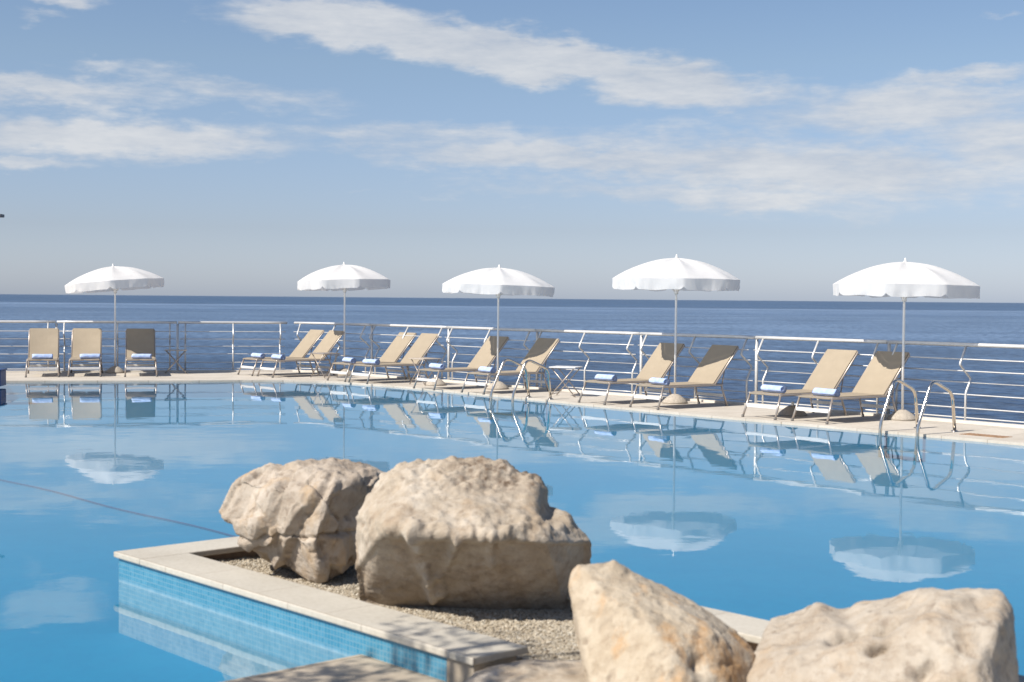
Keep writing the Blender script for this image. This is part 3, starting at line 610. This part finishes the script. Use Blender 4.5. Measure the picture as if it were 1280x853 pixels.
# ------------------------------------------------------------------ loungers
def make_lounger(label):
    t = thing('sun_lounger', label, 'sun lounger', group='sun loungers along the far side of the pool')
    fm = M['frame_metal']
    bm = bmesh.new()
    for s in (-1, 1): tube(bm, fillet([(.10, s*.02, .33), (.10, s*.29, .33), (1.37, s*.29, .33), (1.37, s*.02, .33)], .05, 4), .015, 8)
    tube(bm, [(1.16, -.29, .33), (1.16, .29, .33)], .013, 8)
    link('frame', bm, fm, t, True)
    for s in (-1, 1):
        for top, bot in (((.12, s*.285, .33), (.0, s*.305, .012)), ((1.32, s*.285, .33), (1.43, s*.305, .012))):
            bm = bmesh.new(); tube(bm, [top, bot], .0155, 8); l = link('leg', bm, fm, t, True)
            bm = bmesh.new(); lathe(bm, [(.019, 0), (.021, .006), (.019, .035)], 10, (bot[0] , bot[1], 0)); link('foot_cap', bm, M['plastic_foot'], l, True)
    for x, z in ((.058, .165), (1.375, .165)):
        bm = bmesh.new(); box(bm, x - .011, x + .011, -.285, .285, z - .024, z + .024, .005); link('stretcher', bm, M['white_metal'], t)
    # seat sling, sagging a little
    bm = bmesh.new(); nx, ny = 12, 8
    for z0, flip in ((.352, 0), (.338, 1)):
        g = [[bm.verts.new((.085 + 1.08*i/nx, -.275 + .55*j/ny, z0 - .022*math.sin(math.pi*i/nx)*math.sin(math.pi*j/ny) - (.012 if i in (0,) else 0))) for j in range(ny+1)] for i in range(nx+1)]
        for i in range(nx):
            for j in range(ny):
                f = (g[i][j], g[i+1][j], g[i+1][j+1], g[i][j+1]); bm.faces.new(f[::-1] if flip else f)
        if not flip: g0 = g
    for i in range(nx):
        for j in (0, ny): bm.faces.new((g0[i][j], g0[i+1][j], g[i+1][j], g[i][j]))
    for j in range(ny):
        for i in (0, nx): bm.faces.new((g0[i][j], g0[i][j+1], g[i][j+1], g[i][j]))
    link('seat', bm, M['sling'], t, False)
    # reclined back
    bm = bmesh.new(); d = Vector((.51, 0, .56)).normalized(); nrm = Vector((-d.z, 0, d.x)); o0 = Vector((1.17, 0, .345)); Lb = .77
    rows = []
    for side, off in ((0, .010), (1, -.008)):
        g = [[bm.verts.new(o0 + d * (Lb*i/nx) + Vector((0, -.275 + .55*j/ny, 0)) + nrm * (off - .016*math.sin(math.pi*i/nx)*math.sin(math.pi*j/ny))) for j in range(ny+1)] for i in range(nx+1)]
        rows.append(g)
        for i in range(nx):
            for j in range(ny): bm.faces.new((g[i][j], g[i+1][j], g[i+1][j+1], g[i][j+1]))
    a, b = rows
    for i in range(nx):
        for j in (0, ny): bm.faces.new((a[i][j], a[i+1][j], b[i+1][j], b[i][j]))
    for j in range(ny):
        for i in (0, nx): bm.faces.new((a[i][j], a[i][j+1], b[i][j+1], b[i][j]))
    br = link('backrest', bm, M['sling'], t)
    bm = bmesh.new(); e = nrm * -.012
    tube(bm, fillet([o0 + e + Vector((0, -.288, 0)), o0 + e + d*Lb + Vector((0, -.288, 0)), o0 + e + d*Lb + Vector((0, .288, 0)), o0 + e + Vector((0, .288, 0))], .05, 4), .0135, 8)
    link('back_frame', bm, fm, br, True)
    for s in (-1, 1):
        bm = bmesh.new(); tube(bm, [o0 + e*2 + d*.33 + Vector((0, s*.27, 0)), (1.355, s*.27, .335)], .009, 6); link('back_strut', bm, fm, t, True)
    return t
spots = [  # feet midpoint x, y, heading (deg from +x) , label
 (-9.17, 27.75, 107, 'tan lounger facing the pool, leftmost of the three in front of the straight railing'),
 (-8.42, 28.0, 105, 'tan lounger facing the pool between the leftmost lounger and the umbrella pole'),
 (-7.36, 28.2, 105, 'lounger in full umbrella shade that looks dark brown, right of the leftmost umbrella pole'),
 (-5.45, 29.05, 38, 'sunlit beige lounger farthest back at the railing corner, side-on, left of its pair'),
 (-4.95, 28.50, 39, 'beige lounger with its backrest cut by the second umbrella pole from the left'),
 (-3.37, 27.30, 40, 'sunlit beige lounger just right of the second umbrella from the left, left of its pair'),
 (-2.89, 26.70, 40, 'sunlit beige lounger with a folding side table on its right side'),
 (-1.55, 25.10, 39, 'beige lounger left of the middle umbrella pole with shade on its top right corner'),
 (-.66, 24.10, 39, 'beige lounger behind the ladder at the middle of the deck, top left corner shaded'),
 (1.24, 21.95, 37, 'beige lounger whose backrest top touches the fourth umbrella pole from the left'),
 (1.97, 21.10, 37, 'lounger right of the fourth umbrella pole with most of its backrest in shade'),
 (3.40, 19.50, 36, 'sunlit beige lounger with a spare concrete base under its seat'),
 (3.97, 18.90, 36, 'rightmost beige lounger, next to the right-hand ladder, top right corner shaded')]
proto = None; hl = []
for x, y, a, lab in spots:
    if proto is None: proto = o = make_lounger(lab)
    else: o = copy_tree(proto); o['label'] = lab
    o.location = (x, y, .03); o.rotation_euler = (0, 0, R(a)); hl.append((x, y, R(a)))

# rolled towels on the seats
def make_towel(seed):
    rnd = random.Random(seed); bm = bmesh.new(); nb, nt_ = 40, 16; Lh = .19; rows = []
    def sec(k):                                            # outer outline of the roll: a spiral with its loose edge as a small step
        a = 2 * math.pi * k / nb; r = .054 + .009 * (k / nb)
        return r * math.cos(a + 3.6), r * .9 * math.sin(a + 3.6)
    for j in range(nt_ + 1):
        y = -Lh + 2 * Lh * j / nt_; row = []
        for k in range(nb):
            px, pz = sec(k); w = 1 + .09 * noise.noise(Vector((px * 30 + seed * 9, y * 14, pz * 30))); w -= .05 * smooth01((abs(y) - Lh * .85) * 20)
            row.append(bm.verts.new((px * w, y + .008 * math.sin(k * .3 + seed) * (abs(j - nt_ / 2) / (nt_ / 2)), pz * w)))
        rows.append(row)
    for a, b in zip(rows, rows[1:]):
        for k in range(nb): bm.faces.new((a[k], a[(k+1) % nb], b[(k+1) % nb], b[k]))
    for row, sg in ((rows[0], 1), (rows[-1], -1)):         # rolled ends with their spiral grooves
        prev = row
        for q in range(1, 9):
            f = 1 - q / 9; dep = (.016 if q % 2 else .002)
            cur = [bm.verts.new((v.co.x * f, v.co.y + sg * dep, v.co.z * f)) for v in row]
            for k in range(nb): bm.faces.new((prev[k], prev[(k+1) % nb], cur[(k+1) % nb], cur[k]))
            prev = cur
        bm.faces.new(prev)
    zmin = min(v.co.z for v in bm.verts)
    for v in bm.verts: v.co.z -= zmin
    return bm
tl = ['rolled blue towel on the leftmost of all the loungers', 'rolled blue towel on the second lounger from the left', 'rolled blue towel on the dark shaded lounger',
      'rolled blue towel on the foot end of the side-on lounger at the railing corner', 'rolled blue towel on the lounger crossed by the second umbrella pole from the left',
      'rolled blue towel on the first lounger right of the second umbrella pole from the left', 'rolled blue towel on the lounger beside the folding side table',
      'rolled blue towel on the lounger left of the middle umbrella pole', 'rolled blue towel on the lounger behind the middle ladder',
      'rolled blue towel on the lounger left of the fourth umbrella pole from the left', 'rolled blue towel on the lounger with the mostly shaded backrest',
      'rolled blue towel on the lounger above the spare concrete base', 'rolled blue towel on the rightmost lounger']
meshes = []
for i, (x, y, a) in enumerate(hl):
    if i < 4:
        o = link('rolled_towel', make_towel(i + 1), M['towel'], None, True); meshes.append(o.data)
    else:
        o = bpy.data.objects.new('rolled_towel', meshes[i % 4]); col.objects.link(o)
    dx = .30 if i > 2 else .22; dyy = (0, -.10, -.02, -.06)[i] if i < 3 else .03 * math.sin(i * 3.1)
    o.location = (x + math.cos(a) * dx - math.sin(a) * dyy, y + math.sin(a) * dx + math.cos(a) * dyy, .03 + .342)
    o.rotation_euler = (0, 0, a + (.12 * math.sin(i * 2.3)))
    tag(o, tl[i], 'towel', 'rolled towels on the loungers')

# ------------------------------------------------------------------ umbrellas
def cone_base(bm):
    lathe(bm, [(.195, 0), (.205, .010), (.195, .03), (.14, .08), (.08, .122), (.045, .138), (.03, .138)], 28)
def make_umbrella(label, seed):
    t = thing('beach_umbrella', label, 'umbrella', group='white umbrellas along the far side of the pool')
    rnd = random.Random(seed)
    bm = bmesh.new(); cone_base(bm); link('base', bm, M['concrete'], t, True)
    bm = bmesh.new(); tube(bm, [(0, 0, .10), (0, 0, 1.2), (0, 0, 2.16)], [.0185, .0185, .015], 10); link('pole', bm, M['pole_white'], t, True)
    Rr = 1.0; nseg = 8; sub = 8; nr = 10; zr = 1.855; H = .315
    ph = rnd.random()
    def rim(th):
        a = (th % (2*math.pi/nseg)) - math.pi/nseg
        return math.cos(math.pi/nseg) / math.cos(a) * .5 + .5 * (1 - .10 * math.cos(a * nseg / 2) ** 2)
    bm = bmesh.new(); NT = nseg * sub; g = []
    for i in range(nr + 1):
        f = i / nr; row = []
        for k in range(NT):
            th = 2*math.pi*k/NT; a = ((th % (2*math.pi/nseg)) - math.pi/nseg) * nseg / math.pi      # -1..1 between two ribs
            rr = f * Rr * (1 + (rim(th) - 1) * f); sag = -.045 * (1 - a*a) * math.sin(math.pi * min(1, f)) * (1 if f < 1 else 0)
            z = zr + H * (1 - f ** 1.95) + sag + .006 * noise.noise(Vector((math.cos(th) * 3 * f + seed, math.sin(th) * 3 * f, 0)))
            row.append(bm.verts.new((rr * math.cos(th), rr * math.sin(th), z)) if i else None)
        g.append(row)
    apex = bm.verts.new((0, 0, zr + H + .004))
    for k in range(NT): bm.faces.new((apex, g[1][k], g[1][(k+1) % NT]))
    for i in range(1, nr):
        for k in range(NT): bm.faces.new((g[i][k], g[i+1][k], g[i+1][(k+1) % NT], g[i][(k+1) % NT]))
    rimv = [v.co.copy() for v in g[nr]]
    can = link('canopy', bm, M['canvas'], t, True)
    bm = bmesh.new(); rows = []; nv = 5; NF = NT * 3
    for i in range(nv + 1):
        row = []
        for k in range(NF):
            q = k / 3; k0 = int(q) % NT; k1 = (k0 + 1) % NT; p = rimv[k0].lerp(rimv[k1], q - int(q)); th = 2*math.pi*k/NF; f = i / nv
            seam = abs(((th * nseg / (2*math.pi) + .5) % 1) - .5)
            drop = .165 + .02 * noise.noise(Vector((th * 3, seed, 0))) - .045 * smooth01(1 - seam * 14)
            wv = f * (.026 * noise.noise(Vector((th * 9, f * .6, seed * 3))) + .012 * noise.noise(Vector((th * 26, f, seed)))) 
            out = p.xy.normalized() * (.002 + f * -.012 + wv)
            row.append(bm.verts.new((p.x + out.x, p.y + out.y, p.z - drop * f)))
        rows.append(row)
    for a, b in zip(rows, rows[1:]):
        for k in range(NF): bm.faces.new((a[k], a[(k+1) % NF], b[(k+1) % NF], b[k]))
    link('valance', bm, M['canvas'], can, True)
    for k in range(nseg):
        th = 2*math.pi*k/nseg; pts = []
        for i in range(9):
            f = i / 8; pts.append((f * .99 * math.cos(th), f * .99 * math.sin(th), zr + H * (1 - f ** 1.95) - .014))
        bm = bmesh.new(); tube(bm, pts, .0045, 5); rb = link('rib', bm, M['pole_white'], t, True)
        bm = bmesh.new(); tube(bm, [(.02*math.cos(th), .02*math.sin(th), 1.66), (.5*math.cos(th), .5*math.sin(th), zr + H*(1 - .5**1.95) - .016)], .0035, 5); link('strut', bm, M['pole_white'], rb, True)
    bm = bmesh.new(); lathe(bm, [(.032, 1.63), (.034, 1.66), (.03, 1.70), (.02, 1.70)], 12); link('runner', bm, M['pole_white'], t, True)
    bm = bmesh.new(); lathe(bm, [(.03, zr+H-.004), (.028, zr+H+.012), (.013, zr+H+.02), (.015, zr+H+.045), (.006, zr+H+.056)], 12); link('finial', bm, M['pole_white'], t, True)
    return t
for i, (x, y, h, rz, tx, ty, lab) in enumerate([
    (-8.25, 29.55, 2.25, 10, 0, -5.0, 'white umbrella standing beside the dark shaded lounger, leftmost and smallest in view'),
    (-3.46, 29.35, 2.32, 25, -1, -2.0, 'white umbrella second from the left, at the bend of the railing'),
    (-.25, 25.36, 2.20, 3, 0, 1.5, 'white umbrella behind the middle ladder, third from the left'),
    (2.56, 22.25, 2.31, 0, 0, .3, 'white umbrella second from the right, tallest on the right half'),
    (5.37, 19.50, 2.20, 16, 0, .8, 'white umbrella behind the right-hand ladder, rightmost and largest in view')]):
    o = make_umbrella(lab, i * 1.7 + 1); s = h / 2.206
    o.location = (x, y, .03); o.scale = (1, 1, s); o.rotation_euler = (0, 0, R(rz))
    tilt = Matrix.Rotation(R(ty), 4, 'Y') @ Matrix.Rotation(R(tx), 4, 'X')
    # the pole stands a little crooked in its base: lean every part but the base
    for ch in kids(o):
        if ch.name.split('.')[0] == 'base': continue
        mt = Matrix.Rotation(R(-rz), 4, 'Z') @ Matrix.Translation((0, 0, 1.7)) @ tilt @ Matrix.Translation((0, 0, -1.7)) @ Matrix.Rotation(R(rz), 4, 'Z')
        if ch.name.split('.')[0] != 'pole': ch.matrix_local = mt
sb = None
for x, y, lab in ((-1.41, 26.3, 'spare concrete umbrella base without a pole, by the folding table left of the middle umbrella'), (3.98, 20.1, 'spare concrete umbrella base without a pole, under the lounger left of the rightmost one')):
    bm = bmesh.new(); cone_base(bm)
    o = link('umbrella_base', bm, M['concrete'], None, True); o.location = (x, y, .03); tag(o, lab, 'umbrella base', 'spare umbrella bases')
    bm = bmesh.new(); tube(bm, [(0, 0, .13), (0, 0, .19)], .022, 10); link('socket', bm, M['pole_white'], o, True)

# ------------------------------------------------------------------ folding side tables
def make_table(label, mat):
    t = thing('folding_table', label, 'side table', group='folding side tables between the loungers')
    bm = bmesh.new(); box(bm, -.23, .23, -.21, .21, .475, .495, .006); link('table_top', bm, mat, t)
    for s in (-1, 1):
        for q in (-1, 1):
            bm = bmesh.new(); tube(bm, [(q*.20, s*(.185 if q > 0 else .16), .475), (-q*.22, s*(.185 if q > 0 else .16), .0)], .0095, 6); link('leg', bm, M['frame_metal'], t, True)
    for q in (-1, 1):
        bm = bmesh.new(); tube(bm, [(q*.19, -.185, .04), (q*.19, .185, .04)], .008, 6); link('crossbar', bm, M['frame_metal'], t, True)
    return t
for (x, y, rz, mat, lab) in ((-7.0, 29.6, 13, 'frame_metal', 'small folding side table by the straight railing, right of the dark shaded lounger'),
                             (-3.75, 28.5, -45, 'frame_metal', 'small folding side table beside the second umbrella from the left'),
                             (-1.62, 26.45, -48, 'table_top', 'folding side table with brownish top in front of the spare base at the middle'),
                             (.90, 23.65, -20, 'white_metal', 'pale-topped folding side table with crossed legs just right of the middle ladder')):
    t = make_table(lab, M[mat]); t.location = (x, y, .03); t.rotation_euler = (0, 0, R(rz))

# ------------------------------------------------------------------ pool ladders
def make_ladder(label, x, y, ang, gap, reach):
    t = thing('pool_ladder', label, 'pool ladder', (x, y, 0), ang, 'steel pool ladders')
    for s in (-.5, .5):
        pts = fillet([(0, s*gap, -.29), (0, s*gap, .13), (reach*.36, s*gap, .69), (reach*.92, s*gap, .52), (reach, s*gap, .03)], .12, 6)
        bm = bmesh.new(); tube(bm, pts, .021, 12); h = link('handrail', bm, M['ladder_steel'], t, True)
        bm = bmesh.new(); lathe(bm, [(.05, .03), (.05, .036), (.035, .045), (.024, .047)], 14, (reach, s*gap, 0)); link('flange', bm, M['ladder_steel'], h, True)
    bm = bmesh.new(); box(bm, -.04, .04, -.5*gap, .5*gap, -.20, -.175, .006); link('tread', bm, M['ladder_steel'], t)
    return t
def lad(a, b, c, d, label):
    m = ((a[0]+c[0])/2, (a[1]+c[1])/2); e = ((b[0]+d[0])/2, (b[1]+d[1])/2)
    v = Vector((e[0]-m[0], e[1]-m[1])); make_ladder(label, m[0], m[1], R(40), .54, .80)
lad((4.60, 17.72), (5.2, 18.2), (4.95, 17.26), (5.6, 17.7), 'steel pool ladder in front of the rightmost umbrella')
lad((-.33, 22.80), (.35, 23.3), (.02, 22.36), (.75, 22.8), 'steel pool ladder in front of the middle umbrella')

# drain in the deck
bm = bmesh.new()
for i in range(12):
    for j in range(5): box(bm, -.30 + i*.05, -.27 + i*.05, -.12 + j*.05, -.09 + j*.05, 0, .006)
o = link('deck_drain', bm, simple('rusty_metal', (.36, .22, .13), .7, .3, .3, 20)); o.location = (5.78, 17.25, .03); o.rotation_euler = (0, 0, R(-50)); tag(o, 'rusty perforated drain patch in the deck right of the right-hand ladder', 'drain')

# dark cord across the pool
bm = bmesh.new(); n = 30
tube(bm, [(-8.9 + 7.4 * i / n, 18.75 - 8.15 * i / n + .04 * math.sin(i * .8), -.285) for i in range(n + 1)], .006, 6)
tag(link('rope', bm, simple('dark_cord', (.015, .05, .12), .6)), 'thin dark line crossing the pool at the left', 'cord')

# blue bin and lamp on the left deck
t = thing('blue_bin', 'dark blue box at the left edge of the frame, by the pool', 'bin', (-9.19, 25.05, .03), R(6))
bm = bmesh.new(); box(bm, -.22, .22, -.2, .2, 0, .27, .015); link('body', bm, M['bin_blue'], t)
bm = bmesh.new(); box(bm, -.235, .235, -.215, .215, .273, .30, .01); link('lid', bm, M['bin_blue'], t)
t = thing('lamp_post', 'dark tip of a lamp arm at the left edge against the sky', 'lamp', (-9.75, 25.0, .03))
bm = bmesh.new(); tube(bm, [(0, 0, 0), (0, 0, 3.02)], [.05, .04], 10); link('pole', bm, M['grey_metal'], t, True)
bm = bmesh.new(); tube(bm, [(0, 0, 3.0), (.45, 0, 3.0)], .022, 8); link('arm', bm, M['grey_metal'], t, True)
bm = bmesh.new(); box(bm, .40, .80, -.09, .09, 2.965, 3.02, .012); link('lamp_head', bm, M['grey_metal'], t)

# ------------------------------------------------------------------ tree on the near deck, out of frame: its shade falls on the planter end
def shade_tree():
    t = thing('shade_tree', 'small leafy tree standing on the near deck', 'tree', (-4.2, 3.0, .03)); rnd = random.Random(11)
    bm = bmesh.new(); tube(bm, [(0, 0, 0), (.05, .1, 1.0), (.12, .2, 2.0), (.3, .4, 2.9), (.6, .65, 3.75)], [.13, .11, .095, .08, .045], 10)
    tips = []
    for k in range(12):
        b0 = Vector((.25, .35, 2.7)).lerp(Vector((.6, .65, 3.75)), rnd.random())
        e = Vector((.75 + rnd.uniform(-.85, .65), .75 + rnd.uniform(-.7, .6), 3.9 + rnd.uniform(-.35, .7))); tube(bm, [b0, b0.lerp(e, .5) + Vector((0, 0, .12)), e], [.035, .022, .008], 6); tips.append((b0, e))
    link('trunk', bm, M['bark'], t, True)
    bm = bmesh.new()
    for b0, e in tips:
        for c in range(5):
            p0 = b0.lerp(e, rnd.uniform(.45, 1.05)) + Vector((rnd.gauss(0, .16), rnd.gauss(0, .16), rnd.gauss(0, .1)))
            for q in range(26):
                p = p0 + Vector((rnd.gauss(0, .11), rnd.gauss(0, .11), rnd.gauss(0, .08))); s = rnd.uniform(.03, .055)
                m = Matrix.Translation(p) @ Matrix.Rotation(rnd.random()*6.3, 4, 'Z') @ Matrix.Rotation(rnd.uniform(-.9, .9), 4, 'X')
                vs = [bm.verts.new(m @ Vector(v)) for v in ((-s, 0, 0), (0, -s*.35, .004), (s, 0, 0), (0, s*.35, .004))]; bm.faces.new(vs)
    link('crown', bm, M['leaf'], t)
shade_tree()
